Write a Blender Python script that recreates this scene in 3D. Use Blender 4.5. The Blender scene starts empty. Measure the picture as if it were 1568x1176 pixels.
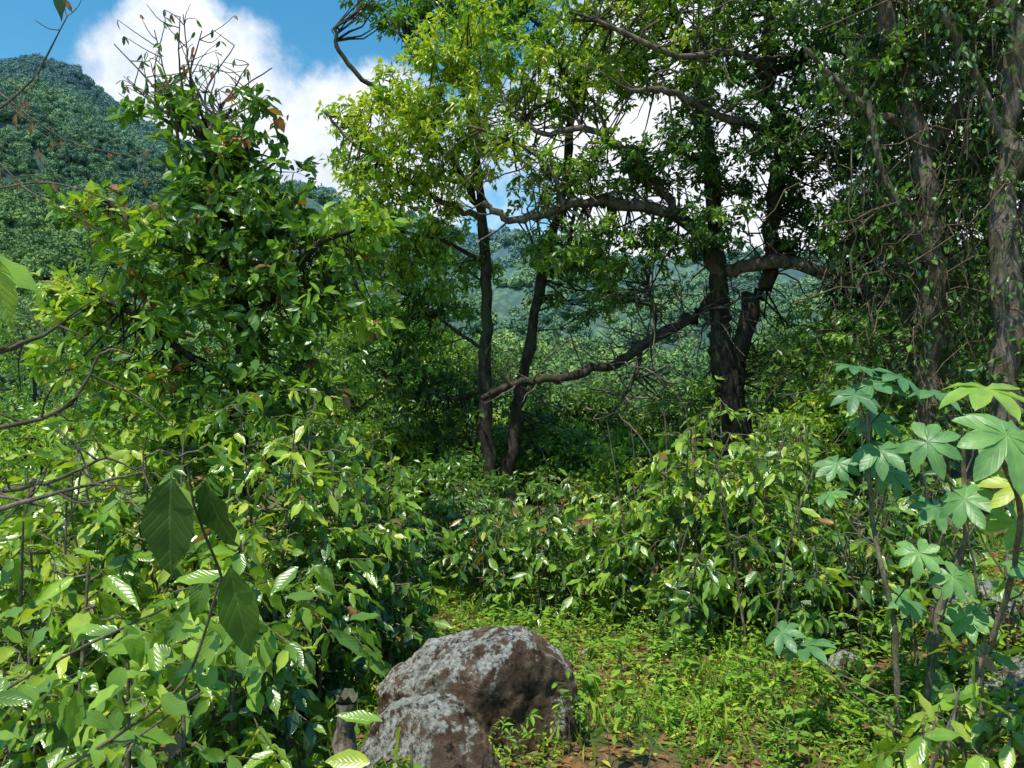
import bpy, bmesh, math, numpy as np
from mathutils import Vector
rng=np.random.default_rng(7)
R3=lambda n,s=1.0: rng.normal(size=(n,3))*s
def nz(v): return v/np.maximum(np.linalg.norm(v,axis=-1,keepdims=True),1e-9)
def sm(t): t=np.clip(t,0,1); return t*t*(3-2*t)
def _h(i,j,k):
    n=(i*374761393+j*668265263+k*2147483647)&0xffffffff
    n=((n^(n>>13))*1274126177)&0xffffffff
    n=((n^(n>>16))*2246822519)&0xffffffff
    return ((n^(n>>15))&0xffffff)/0xffffff*2-1
def vn(x,y,z=0.0):
    x=np.asarray(x,float);y=np.asarray(y,float);z=np.asarray(z,float)+0*x
    i=np.floor(x).astype(np.int64);j=np.floor(y).astype(np.int64);k=np.floor(z).astype(np.int64)
    u=sm(x-i);v=sm(y-j);w=sm(z-k)
    o=0
    for a in (0,1):
        for b in (0,1):
            for c in (0,1):
                o=o+(u if a else 1-u)*(v if b else 1-v)*(w if c else 1-w)*_h(i+a,j+b,k+c)
    return o
def fbm(x,y,z=0.0,o=4):
    s=0;a=1.0
    for q in range(o):
        s=s+a*vn(np.asarray(x)*2**q+q*7.3,np.asarray(y)*2**q+q*3.1,np.asarray(z)*2**q); a*=.5
    return s
# ---------------------------------------------------------------- terrain height
SX=[-1.6,-.9,-.66,-.61,-.565,-.53,-.49,-.45,-.36,-.28,-.19,-.09,.06,.22,.385,.66,1.6]
SV=[.30,.41,.423,.430,.418,.385,.350,.325,.285,.258,.235,.20,.165,.14,.15,.17,.2]
SY=[900,880,900,900,905,915,930,950,1050,1200,1400,1550,1700,1750,1750,1700,1500]
def G(x,y):
    x=np.asarray(x,float);y=np.asarray(y,float)
    h=.07*fbm(x*.6,y*.6,0,3)+.02*vn(x*4,y*4)
    h=h+.38*sm((2.6-y)/2.6)-.25*sm((y-4)/6)
    h=h+.55*sm((x-2.0)/2.6)+.10*np.clip(x-4.5,0,30)
    h=h-.3*sm((-x-.8)/2)-7*sm((-x-4.5)/16)
    h=h-34*sm((y-15.5)/110)
    s=x/np.maximum(y,40)
    v=np.interp(s,SX,SV);Y=np.interp(s,SX,SY)
    t=np.clip((y-100)/(Y-100),0,1)
    Ht=v*Y+2+34
    hill=Ht*t**1.12
    hill=hill+(fbm(x/210,y/260,1.7,4)*.15*Ht+16*vn(x/60,y/60))*np.sin(math.pi*np.clip(t,0,1))+5*vn(x/70,y/70,4.)*t
    hill=hill-np.clip(y-Y,0,3000)*.12
    return h+hill
# ---------------------------------------------------------------- mesh builder
class B:
    def __init__(s): s.v=[];s.l=[];s.t=[];s.m=[];s.s=[];s.a=[];s.n=0
    def add(s,V,polys,mat=0,smooth=False,lf=None):
        N,k,_=V.shape
        s.v.append(V.reshape(-1,3).astype(np.float32))
        off=(np.arange(N)*k+s.n)[:,None]
        tot=np.array([len(p) for p in polys]);flat=np.concatenate([np.array(p) for p in polys])
        s.l.append((off+flat[None]).reshape(-1));s.t.append(np.tile(tot,N))
        s.m.append(np.full(N*len(polys),mat));s.s.append(np.full(N*len(polys),smooth))
        if lf is None: lf=np.tile(np.array([0,.5,.5,1.],np.float32),(N*k,1))
        s.a.append(lf.reshape(-1,4).astype(np.float32)); s.n+=N*k
    def obj(s,name,mats,parent=None):
        me=bpy.data.meshes.new(name)
        v=np.concatenate(s.v);l=np.concatenate(s.l);t=np.concatenate(s.t)
        me.vertices.add(len(v));me.vertices.foreach_set('co',v.ravel())
        me.loops.add(len(l));me.loops.foreach_set('vertex_index',l.astype(np.int32))
        me.polygons.add(len(t));st=np.concatenate([[0],np.cumsum(t)[:-1]])
        me.polygons.foreach_set('loop_start',st.astype(np.int32))
        me.polygons.foreach_set('material_index',np.concatenate(s.m).astype(np.int32))
        me.polygons.foreach_set('use_smooth',np.concatenate(s.s))
        me.update(calc_edges=True)
        a=me.attributes.new('lf','FLOAT_COLOR','POINT');a.data.foreach_set('color',np.concatenate(s.a).ravel())
        for m in mats: me.materials.append(m)
        o=bpy.data.objects.new(name,me);bpy.context.scene.collection.objects.link(o)
        if parent: o.parent=parent
        return o
def tubes(b,P,R,sides=4,mat=0):
    P=np.asarray(P,float);R=np.asarray(R,float);M,n,_=P.shape
    T=nz(np.gradient(P,axis=1));ref=np.where(np.abs(T[...,2:3])<.8,np.array([0,0,1.]),np.array([1.,0,0]))
    S=nz(np.cross(T,ref));U=np.cross(T,S)
    a=np.arange(sides)/sides*2*math.pi
    V=P[:,:,None]+R[:,:,None,None]*(np.cos(a)[None,None,:,None]*S[:,:,None]+np.sin(a)[None,None,:,None]*U[:,:,None])
    polys=[(i*sides+j,i*sides+(j+1)%sides,(i+1)*sides+(j+1)%sides,(i+1)*sides+j) for i in range(n-1) for j in range(sides)]
    b.add(V.reshape(M,n*sides,3),polys,mat,True)
def spline(pts,sub=6):
    p=np.array(pts,float);p=np.vstack([2*p[0]-p[1],p,2*p[-1]-p[-2]]);o=[]
    for i in range(1,len(p)-2):
        for q in range(sub):
            t=q/sub;o.append(.5*((2*p[i])+(-p[i-1]+p[i+1])*t+(2*p[i-1]-5*p[i]+4*p[i+1]-p[i+2])*t*t+(-p[i-1]+3*p[i]-3*p[i+1]+p[i+2])*t**3))
    o.append(p[-2]);return np.array(o)
def limb(b,pts,r0,r1,sides=10,mat=0,jit=.25,sub=6):
    p=spline(pts,sub);n=len(p);r=np.linspace(r0,r1,n)
    p[1:-1]+=R3(n-2)*r[1:-1,None]*jit
    r=r*(1+rng.normal(size=n)*.07)
    tubes(b,p[None],r[None],sides,mat);return p
LOW=(np.array([[0,0,0],[.45,.5,.05],[1,0,-.12],[.45,-.5,.05]]),[(0,2,1),(0,3,2)])
MID=(np.array([[0,0,0],[.3,.42,.05],[.68,.4,.0],[1,0,-.16],[.68,-.4,0],[.3,-.42,.05],[.5,0,-.03]]),[(0,6,2,1),(6,3,2),(0,5,4,6),(6,4,3)])
def mk_hi(wave=.02,arch=.22):
    st=[0,.12,.3,.5,.7,.87,1];w=[0,.26,.46,.5,.38,.16,0];V=[];F=[]
    V.append([0,0,0])
    for i in range(1,6):
        u=st[i];z=-arch*u*u
        for q,sg in ((1,1),(0,0),(1,-1)):
            V.append([u,sg*w[i],z+(.055*q)+(wave*(1 if i%2 else -1)*q)])
    V.append([1,0,-arch*1.05])
    F+= [(0,2,1),(0,3,2)]
    for i in range(4):
        a=1+3*i;F+=[(a,a+1,a+4,a+3),(a+1,a+2,a+5,a+4)]
    F+=[(13,14,16),(14,15,16)]
    return (np.array(V),F)
HI=mk_hi(.035);HI2=mk_hi(.045,.42);HI3=mk_hi(.025,.05)
def leaves(b,pos,ax,up,L,W,tint,T=MID,mat=1,smooth=False):
    V0,F=T;N=len(pos)
    ax=nz(ax);side=nz(np.cross(up,ax));n=np.cross(ax,side)
    L=np.broadcast_to(L,(N,))[:,None,None];W=np.broadcast_to(W,(N,))[:,None,None]
    V=pos[:,None]+ax[:,None]*(V0[None,:,0:1]*L)+side[:,None]*(V0[None,:,1:2]*W)+n[:,None]*(V0[None,:,2:3]*L)
    lf=np.ones((N,len(V0),4));lf[:,:,0]=V0[None,:,0];lf[:,:,1]=V0[None,:,1]+.5;lf[:,:,2]=np.clip(tint,0,1)[:,None]
    b.add(V,F,mat,smooth,lf)
# ---------------------------------------------------------------- materials
def nt(name):
    m=bpy.data.materials.new(name);m.use_nodes=True;t=m.node_tree;t.nodes.clear();return m,t
class N:
    def __init__(s,t): s.t=t
    def __call__(s,typ,ins=None,**kw):
        n=s.t.nodes.new(typ)
        for k,v in kw.items(): setattr(n,k,v)
        for k,v in (ins or {}).items():
            if isinstance(v,bpy.types.NodeSocket): s.t.links.new(v,n.inputs[k])
            else: n.inputs[k].default_value=v
        return n
    def math(s,op,a,b=0.0,c=0.0,clamp=False):
        return s('ShaderNodeMath',{0:a,1:b,2:c},operation=op,use_clamp=clamp).outputs[0]
    def mix(s,f,a,b,mode='MIX'):
        n=s('ShaderNodeMix',data_type='RGBA',blend_type=mode)
        for k,v in ((0,f),(6,a),(7,b)):
            if isinstance(v,bpy.types.NodeSocket): s.t.links.new(v,n.inputs[k])
            else: n.inputs[k].default_value=v if k==0 or len(v)==4 else (*v,1)
        return n.outputs[2]
    def ramp(s,f,stops,interp='LINEAR'):
        n=s('ShaderNodeValToRGB',{0:f});e=n.color_ramp.elements;n.color_ramp.interpolation=interp
        while len(e)<len(stops): e.new(.5)
        for q,(p,c) in zip(e,stops): q.position=p;q.color=(*c,1) if len(c)==3 else c
        return n.outputs[0]
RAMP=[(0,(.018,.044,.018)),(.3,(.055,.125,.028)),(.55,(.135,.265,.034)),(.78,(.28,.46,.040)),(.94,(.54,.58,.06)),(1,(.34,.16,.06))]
def leafmat(name,rough=.42,trans=.3,ramp=RAMP,veins=False,spec=.5,vary=False,back=.5):
    m,t=nt(name);n=N(t)
    a=n('ShaderNodeAttribute',attribute_name='lf');sp=n('ShaderNodeSeparateColor',{0:a.outputs['Color']})
    col=n.ramp(sp.outputs[2],ramp)
    bump=None
    av=n.math('ABSOLUTE',n.math('SUBTRACT',sp.outputs[1],.5))
    if veins:
        ph=n.math('SUBTRACT',n.math('MULTIPLY',sp.outputs[0],55.),n.math('MULTIPLY',av,34.))
        sv=n.math('POWER',n.math('MULTIPLY_ADD',n.math('SINE',ph),.5,.5),6.)
        mr=n.math('LESS_THAN',av,.02)
        vm=n.math('MAXIMUM',n.math('MULTIPLY',sv,.10),n.math('MULTIPLY',mr,.5))
        col=n.mix(vm,col,n.mix(.5,col,(.35,.48,.16)))
        bump=n('ShaderNodeBump',{'Strength':.2,'Distance':.003,'Height':n.math('SUBTRACT',1.,sv)}).outputs[0]
    g=n('ShaderNodeNewGeometry')
    if vary:
        ns=n('ShaderNodeTexNoise',{'Vector':g.outputs['Position'],'Scale':12.,'Detail':2.})
        col=n.mix(.6,col,n.ramp(ns.outputs[0],[(.3,(.5,.6,.6)),(.7,(1.3,1.2,1.05))]),'MULTIPLY')
    bk=n.mix(n.math('MULTIPLY',g.outputs['Backfacing'],back),col,n.mix(1.,col,(1.3,1.2,1.6),'MULTIPLY'))
    p=n('ShaderNodeBsdfPrincipled',{'Base Color':bk,'Roughness':rough,'Specular IOR Level':spec})
    if bump is not None: t.links.new(bump,p.inputs['Normal'])
    tc=n.mix(1.,col,(1.5,1.6,.5),'MULTIPLY')
    tr=n('ShaderNodeBsdfTranslucent',{'Color':tc})
    mx=n('ShaderNodeMixShader',{0:trans,1:p.outputs[0],2:tr.outputs[0]})
    o=n('ShaderNodeOutputMaterial',{0:mx.outputs[0]});return m
def barkmat(name,c1,c2,c3,scale=6.):
    m,t=nt(name);n=N(t);g=n('ShaderNodeNewGeometry')
    mp=n('ShaderNodeMapping',{'Vector':g.outputs['Position'],'Scale':(scale,scale,scale*.35)})
    a=n('ShaderNodeTexNoise',{'Vector':mp.outputs[0],'Scale':2.2,'Detail':6.,'Roughness':.7})
    c=n('ShaderNodeTexNoise',{'Vector':g.outputs['Position'],'Scale':3.,'Detail':4.})
    col=n.ramp(a.outputs[0],[(.3,c1),(.5,c2),(.66,c3)])
    col=n.mix(n.ramp(c.outputs[0],[(.5,(0,0,0)),(.62,(.6,.6,.6))]),col,(.06,.075,.025))
    bp=n('ShaderNodeBump',{'Strength':.9,'Distance':.03,'Height':a.outputs[0]})
    p=n('ShaderNodeBsdfPrincipled',{'Base Color':col,'Roughness':.9,'Normal':bp.outputs[0],'Specular IOR Level':.15})
    n('ShaderNodeOutputMaterial',{0:p.outputs[0]});return m
def rockmat():
    m,t=nt('lichen_rock');n=N(t);g=n('ShaderNodeNewGeometry');P=g.outputs['Position']
    a=n('ShaderNodeTexNoise',{'Vector':P,'Scale':8.,'Detail':12.,'Roughness':.8})
    col=n.ramp(a.outputs[0],[(.34,(.035,.024,.017)),(.5,(.20,.125,.08)),(.66,(.46,.33,.23))])
    l=n('ShaderNodeTexNoise',{'Vector':P,'Scale':4.5,'Detail':14.,'Roughness':.8,'Distortion':.2})
    nzs=n('ShaderNodeSeparateXYZ',{0:g.outputs['Normal']})
    lm=n.math('ADD',l.outputs[0],n.math('MULTIPLY',nzs.outputs[2],.10))
    lm=n.math('SUBTRACT',lm,n.math('MULTIPLY',nzs.outputs[0],.07))
    lmask=n.ramp(lm,[(.545,(0,0,0)),(.565,(1,1,1))])
    f=n('ShaderNodeTexNoise',{'Vector':P,'Scale':38.,'Detail':6.,'Roughness':.75})
    lc=n.ramp(f.outputs[0],[(.38,(.10,.10,.075)),(.46,(.46,.45,.37)),(.6,(.84,.82,.72))])
    col=n.mix(n.math('MULTIPLY',lmask,.95),col,lc)
    mo=n('ShaderNodeTexNoise',{'Vector':P,'Scale':4.,'Detail':8.,'Roughness':.7})
    col=n.mix(n.ramp(mo.outputs[0],[(.57,(0,0,0)),(.63,(.55,.55,.55))]),col,(.07,.065,.02))
    dk=n('ShaderNodeTexNoise',{'Vector':P,'Scale':13.,'Detail':7.,'Roughness':.78})
    col=n.mix(n.ramp(dk.outputs[0],[(.39,(.85,.85,.85)),(.45,(0,0,0))]),col,(.022,.017,.013))
    hh=n.math('ADD',a.outputs[0],n.math('MULTIPLY',lmask,.06))
    bp=n('ShaderNodeBump',{'Strength':1.,'Distance':.10,'Height':hh})
    p=n('ShaderNodeBsdfPrincipled',{'Base Color':col,'Roughness':.92,'Normal':bp.outputs[0],'Specular IOR Level':.12})
    n('ShaderNodeOutputMaterial',{0:p.outputs[0]});return m
def groundmat():
    m,t=nt('ground_soil_grass');n=N(t);g=n('ShaderNodeNewGeometry');P=g.outputs['Position']
    a=n('ShaderNodeTexNoise',{'Vector':P,'Scale':1.3,'Detail':6.,'Roughness':.65})
    f=n('ShaderNodeTexNoise',{'Vector':P,'Scale':30.,'Detail':6.,'Roughness':.7})
    soil=n.ramp(f.outputs[0],[(.3,(.08,.045,.025)),(.55,(.24,.13,.075)),(.75,(.42,.28,.18))])
    grass=n.ramp(f.outputs[0],[(.3,(.035,.05,.015)),(.7,(.13,.18,.045))])
    near=n.mix(n.ramp(a.outputs[0],[(.45,(0,0,0)),(.56,(1,1,1))]),soil,grass)
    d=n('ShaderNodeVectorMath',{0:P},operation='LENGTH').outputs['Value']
    b=n('ShaderNodeTexNoise',{'Vector':P,'Scale':.012,'Detail':8.,'Roughness':.6})
    v=n('ShaderNodeTexVoronoi',{'Vector':P,'Scale':.16})
    far=n.ramp(b.outputs[0],[(.4,(.05,.10,.03)),(.6,(.12,.20,.05))])
    far=n.mix(1.,far,n.ramp(v.outputs[0],[(.1,(1.2,1.2,1.1)),(.7,(.35,.4,.4))]),'MULTIPLY')
    far=n.mix(n.math('MULTIPLY',n.math('POWER',n.math('DIVIDE',d,1800.,clamp=True),1.3),.85),far,(.15,.27,.36))  # blue aerial haze painted into the base colour, growing with distance
    col=n.mix(n.math('DIVIDE',n.math('SUBTRACT',d,18.),20.,clamp=True),near,far)
    bp=n('ShaderNodeBump',{'Strength':.8,'Distance':.03,'Height':f.outputs[0]})
    p=n('ShaderNodeBsdfPrincipled',{'Base Color':col,'Roughness':.95,'Normal':bp.outputs[0],'Specular IOR Level':.1})
    n('ShaderNodeOutputMaterial',{0:p.outputs[0]});return m
def crownmat():
    m,t=nt('hill_forest_leaf');n=N(t);g=n('ShaderNodeNewGeometry');P=g.outputs['Position']
    oi=n('ShaderNodeObjectInfo')
    a=n('ShaderNodeAttribute',attribute_name='lf');sp=n('ShaderNodeSeparateColor',{0:a.outputs['Color']})
    b=n('ShaderNodeTexNoise',{'Vector':P,'Scale':.009,'Detail':4.,'Roughness':.6})
    k=n.math('ADD',n.math('MULTIPLY',oi.outputs['Random'],.5),n.math('MULTIPLY',sp.outputs[2],.3))
    k=n.math('ADD',k,n.math('MULTIPLY',n.math('SUBTRACT',b.outputs[0],.5),1.8))
    col=n.ramp(k,[(.0,(.06,.12,.035)),(.35,(.13,.22,.05)),(.6,(.22,.34,.07)),(.95,(.42,.52,.13))])
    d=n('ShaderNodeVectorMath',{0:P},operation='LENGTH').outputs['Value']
    col=n.mix(n.math('MULTIPLY',n.math('POWER',n.math('DIVIDE',d,1700.,clamp=True),1.5),.92),col,(.19,.33,.47))  # distance haze painted into crown colour as a blue shift
    p=n('ShaderNodeBsdfDiffuse',{'Color':col})
    n('ShaderNodeOutputMaterial',{0:p.outputs[0]});return m
M_coffee=leafmat('coffee_leaf',.25,.28,veins=True,spec=.75,vary=True,back=.2)
M_leaf=leafmat('tree_leaf',.34,.34,spec=.6)
M_dark=leafmat('shade_leaf',.36,.26,spec=.5)
M_weed=leafmat('weed_leaf',.6,.33,spec=.3)
M_palm=leafmat('palmate_leaf',.42,.25,ramp=[(0,(.09,.22,.10)),(.4,(.14,.32,.10)),(.7,(.23,.42,.07)),(1,(.45,.50,.05))],veins=True,vary=True)
M_bark=barkmat('bark_dark',(.014,.011,.008),(.045,.035,.025),(.115,.092,.068))
M_barkg=barkmat('bark_grey',(.05,.039,.028),(.14,.112,.082),(.30,.25,.19))
M_vine=barkmat('vine_stem',(.05,.035,.022),(.13,.098,.06),(.27,.21,.14),12.)
M_stem=barkmat('coffee_stem',(.10,.08,.05),(.22,.185,.12),(.38,.33,.24),20.)
M_rock=rockmat();M_ground=groundmat();M_crown=crownmat()
# ---------------------------------------------------------------- ground sheet
n=520
tx=np.linspace(-7.3,7.3,n);X=3.2*np.sinh(tx)
ty=np.linspace(-4.2,7.3,n);Y=4+3.2*np.sinh(ty)
gx,gy=np.meshgrid(X,Y);gz=G(gx,gy)
V=np.stack([gx,gy,gz],-1).reshape(-1,3)
idx=np.arange(n*n).reshape(n,n)
F=np.stack([idx[:-1,:-1],idx[:-1,1:],idx[1:,1:],idx[1:,:-1]],-1).reshape(-1,4)
b=B();b.v=[V.astype(np.float32)];b.l=[F.reshape(-1)];b.t=[np.full(len(F),4)];b.m=[np.zeros(len(F))];b.s=[np.ones(len(F),bool)]
b.a=[np.tile(np.array([0,.5,.5,1.],np.float32),(len(V),1))];b.n=len(V)
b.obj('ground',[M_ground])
# ---------------------------------------------------------------- hillside forest
col=bpy.data.collections.new('hillside_tree_crowns')
for q in range(5):
    b=B();K=7
    c=R3(K,.42)*np.array([1,1,.6])+np.array([0,0,.45]);rr=rng.uniform(.3,.6,K)
    nl=300;w=rng.integers(0,K,nl);d=nz(R3(nl)+np.array([0,0,.5]))
    p=c[w]+d*rr[w][:,None]*rng.uniform(.8,1.15,nl)[:,None]
    leaves(b,p,nz(R3(nl)+d*.5),nz(d+R3(nl,.4)),rng.uniform(.18,.34,nl),rng.uniform(.16,.28,nl),rng.uniform(0,1,nl),LOW,0)
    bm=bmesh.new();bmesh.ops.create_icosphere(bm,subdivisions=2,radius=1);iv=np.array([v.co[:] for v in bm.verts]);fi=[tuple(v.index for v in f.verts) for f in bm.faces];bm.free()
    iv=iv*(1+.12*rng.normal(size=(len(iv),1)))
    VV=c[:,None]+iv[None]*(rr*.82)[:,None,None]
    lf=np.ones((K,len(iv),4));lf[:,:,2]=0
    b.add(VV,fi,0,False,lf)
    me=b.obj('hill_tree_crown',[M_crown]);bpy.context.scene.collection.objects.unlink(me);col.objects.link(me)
NC=23000
s=rng.uniform(-.8,.8,NC);yy=np.exp(rng.uniform(math.log(80)**1.6,math.log(1800)**1.6,NC)**(1/1.6))
NE=9000;s=np.concatenate([s,rng.uniform(-.75,-.3,NE)]);yy=np.concatenate([yy,rng.uniform(350,1000,NE)]);NC+=NE
xx=s*yy
size=np.clip(2.8+yy*.0042,3,9.5)*rng.uniform(.5,1.3,NC)
size=np.where((s<-.3)&(yy>350),size*.85,size)
k=(rng.random(NC)<(.55+.45*(s<-.3)))|(yy<500)
k&=yy<np.interp(s,SX,SY)+60
xx=xx[k];yy=yy[k];size=size[k]*np.where(s[k]>-.3,1.35,1.);NC=len(xx)
zz=G(xx,yy)-size*.1
me=bpy.data.meshes.new('hillside_forest');me.vertices.add(NC);me.vertices.foreach_set('co',np.stack([xx,yy,zz],-1).astype(np.float32).ravel())
a=me.attributes.new('sc','FLOAT','POINT');a.data.foreach_set('value',size.astype(np.float32))
hf=bpy.data.objects.new('hillside_forest',me);bpy.context.scene.collection.objects.link(hf)
ng=bpy.data.node_groups.new('scatter','GeometryNodeTree')
ng.interface.new_socket('Geometry',in_out='INPUT',socket_type='NodeSocketGeometry');ng.interface.new_socket('Geometry',in_out='OUTPUT',socket_type='NodeSocketGeometry')
nn=ng.nodes;gi=nn.new('NodeGroupInput');go=nn.new('NodeGroupOutput')
ip=nn.new('GeometryNodeInstanceOnPoints');ci=nn.new('GeometryNodeCollectionInfo');ci.inputs['Collection'].default_value=col;ci.inputs['Separate Children'].default_value=True;ci.inputs['Reset Children'].default_value=True
ip.inputs['Pick Instance'].default_value=True
na=nn.new('GeometryNodeInputNamedAttribute');na.data_type='FLOAT';na.inputs['Name'].default_value='sc'
rv=nn.new('FunctionNodeRandomValue');rv.data_type='FLOAT_VECTOR';rv.inputs[0].default_value=(-.15,-.15,0);rv.inputs[1].default_value=(.15,.15,6.28)
L=ng.links.new
L(gi.outputs[0],ip.inputs['Points']);L(ci.outputs[0],ip.inputs['Instance']);L(na.outputs['Attribute'],ip.inputs['Scale']);L(rv.outputs[0],ip.inputs['Rotation']);L(ip.outputs[0],go.inputs[0])
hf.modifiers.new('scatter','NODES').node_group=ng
# ---------------------------------------------------------------- foliage on limbs
def foliage(b,blobs,anchors,dens=1.0,L=(.07,.12),wr=.45,cr=.32,per=38,T=LOW,droop=.35,twig=.010,mt=1,mb=0,flat=.55,upn=.9,smooth=False,red=0.):
    A=np.concatenate(anchors);PP=[];RR=[];lp=[];la=[];lt=[]
    for (cx,cy,cz,rx,ry,rz,nc,tint) in blobs:
        nc=max(1,int(nc*dens));d=nz(R3(nc))*rng.uniform(.15,1,nc)[:,None]**.45
        C=np.array([cx,cy,cz])+d*np.array([rx,ry,rz])
        for c in C:
            D=np.linalg.norm(A-c,axis=1)*rng.uniform(.8,1.3,len(A));a=A[np.argmin(D)]
            m=(a+c)/2+R3(1,.12)[0]*np.linalg.norm(c-a)*.8+np.array([0,0,-.06])
            q1=a*.56+m*.38+c*.06;q2=c*.56+m*.38+a*.06
            PP.append([a,q1,m,q2,c]);ln_=np.linalg.norm(c-a);r=twig*(.8+min(ln_,3)*.7);RR.append([r,r*.8,r*.6,r*.45,r*.25])
        k=5
        e=C[:,None]+nz(R3(nc*k).reshape(nc,k,3)*np.array([1,1,flat])+nz(d)[:,None]*.5)*cr*rng.uniform(.5,1.1,(nc,k,1))
        m=(C[:,None]+e)/2+rng.normal(size=e.shape)*cr*.08
        S=np.stack([np.broadcast_to(C[:,None],e.shape),m,e],2).reshape(-1,3,3)
        tubes(b,S,np.tile([twig*.35,twig*.25,twig*.15],(len(S),1)),3,mb)
        pl=max(1,per//k);t=rng.uniform(.25,1.05,(len(S),pl,1))
        p=S[:,None,0]*(1-t)+S[:,None,2]*t+rng.normal(size=(len(S),pl,3))*cr*.07
        ax=nz(S[:,2]-S[:,0])[:,None]*.6+rng.normal(size=p.shape)*.7+np.array([0,0,-droop])
        lp.append(p.reshape(-1,3));la.append(ax.reshape(-1,3));
        ct=tint+rng.normal(size=(nc,1,1))*.10
        tt=ct+rng.normal(size=(nc,k,pl))*.10
        if red: tt=np.where(rng.random((nc,k,1))<red,1.,np.clip(tt,0,.9))
        else: tt=np.clip(tt,0,.93)
        lt.append(tt.reshape(-1))
    tubes(b,PP,RR,4,mb)
    p=np.concatenate(lp);ax=np.concatenate(la);n_=len(p)
    up=np.array([0,0,upn])+R3(n_,.45)
    l=rng.uniform(L[0],L[1],n_)
    leaves(b,p,ax,up,l,l*wr*rng.uniform(.8,1.2,n_),np.concatenate(lt),T,mt,smooth)
    return n_
def auto_tree(name,x,y,top,rad,tint,nb=16,trunk_r=.12,dens=1.,L=(.09,.16),cr=.4,per=40,low=.25,mat=None,wr=.45):
    b=B();z0=float(G(x,y));h=top-z0;T=[]
    T.append(limb(b,[(x,y,z0-.2),(x+.1*rad*rng.normal(),y,z0+h*.3),(x+.15*rad*rng.normal(),y,z0+h*.6),(x+.2*rad*rng.normal(),y,z0+h*.88)],trunk_r,trunk_r*.3,8))
    bl=[]
    for i in range(nb):
        f=low+(1-low)*(i+.5)/nb;an=i*2.4+rng.uniform(-.4,.4);pr=rad*(math.sin(math.pi*min(1,(f-low)/(1-low)*.8+.15))**.6)*rng.uniform(.45,.85)
        c=np.array([x+math.cos(an)*pr,y+math.sin(an)*pr,z0+h*f*.97])
        k=T[0][int(len(T[0])*min(.9,f*.85))]
        T.append(limb(b,[k,(k+c)/2+R3(1,.15)[0],c],trunk_r*.35,trunk_r*.1,5))
        r=rad*rng.uniform(.30,.50)
        bl.append((c[0],c[1],c[2],r,r,r*.5,14,tint+rng.normal()*.09))
    foliage(b,bl,T,dens,L,wr,cr,per)
    return b.obj(name,[M_bark,mat or M_leaf])
# ---------------------------------------------------------------- TREE: epiphyte laden tree left
b=B();A=[]
y0=7.5
A.append(limb(b,[(-2.75,y0,-.6),(-2.7,y0,.8),(-2.6,y0,2.),(-2.68,y0,3.1),(-2.85,y0,3.9),(-3.05,y0,4.5)],.11,.05,10))
A.append(limb(b,[(-2.65,y0,2.4),(-2.2,y0-.2,2.9),(-1.8,y0-.3,3.3),(-1.4,y0-.3,3.45)],.05,.02,6))
A.append(limb(b,[(-2.65,y0,2.0),(-3.2,y0-.3,2.4),(-3.8,y0-.3,2.8),(-4.3,y0-.3,2.85)],.05,.015,6))
A.append(limb(b,[(-2.7,y0,3.1),(-3.2,y0+.1,3.4),(-3.7,y0,3.6),(-4.1,y0,3.9)],.05,.02,6))
A.append(limb(b,[(-2.8,y0,3.7),(-2.6,y0,4.2),(-2.45,y0,4.75)],.05,.02,6))
bl=[(-3.35,7.5,4.75,.22,.25,.18,8,.56),(-3.05,7.5,4.35,.25,.3,.33,14,.50),(-2.5,7.4,4.55,.2,.3,.28,8,.44),(-2.75,7.4,4.0,.42,.4,.3,26,.48),(-2.3,7.4,3.9,.3,.3,.3,12,.5),
 (-2.65,7.3,3.6,.65,.5,.28,36,.48),(-3.75,7.4,3.6,.5,.5,.22,18,.72),(-3.0,7.2,3.15,.8,.6,.26,38,.58),
 (-1.95,7.3,3.2,.6,.5,.26,26,.60),(-4.15,7.3,2.8,.5,.4,.12,13,.76),(-2.3,7.2,2.75,.8,.6,.26,34,.52),(-3.5,7.2,2.65,.7,.5,.18,20,.72),(-3.3,7.2,2.15,.6,.5,.2,16,.66),
 (-2.1,7.2,2.15,.6,.5,.33,26,.50),(-2.6,7.2,1.6,.7,.6,.4,26,.48),(-1.45,7.3,3.5,.25,.3,.1,8,.76),(-1.4,7.3,2.7,.3,.3,.15,8,.7),(-2.2,7.3,1.1,.9,.6,.4,24,.44),(-3.3,7.2,1.5,.9,.6,.4,30,.72),(-3.9,7.2,2.2,.5,.4,.2,10,.72)]
foliage(b,bl,A,1.0,(.07,.18),.48,.25,29,MID,.25,.009,1,0,upn=.5,red=.05)
top=np.array([-3.05,7.5,4.45])
for i in range(17):
    t=(-3.75+i*.088+rng.normal()*.08,7.5+rng.normal()*.2,5.15+rng.uniform(-.25,.45)-abs(i-7)*.03)
    m=(np.array(t)+top)/2+np.array([rng.normal()*.1,0,-.05])
    p=limb(b,[top+R3(1,.1)[0]+[.02*i,0,0],m,t],.017,.005,5,jit=.5,mat=2);A.append(p)
    for k in range(6):
        q=p[rng.integers(5,len(p))];e=q+np.array([rng.normal()*.18,rng.normal()*.1,rng.uniform(.02,.25)])
        limb(b,[q,(q+e)/2+R3(1,.02)[0],e],.006,.003,4,mat=2)
        nl=rng.integers(0,3)
        if nl: leaves(b,np.tile(e,(nl,1)),R3(nl,.4)+[0,0,-1],R3(nl)+[0,-1,0],.09,.035,rng.choice([.3,.5,.6,1.],nl),MID)
b.obj('epiphyte_covered_tree',[M_bark,M_leaf,M_barkg])
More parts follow.
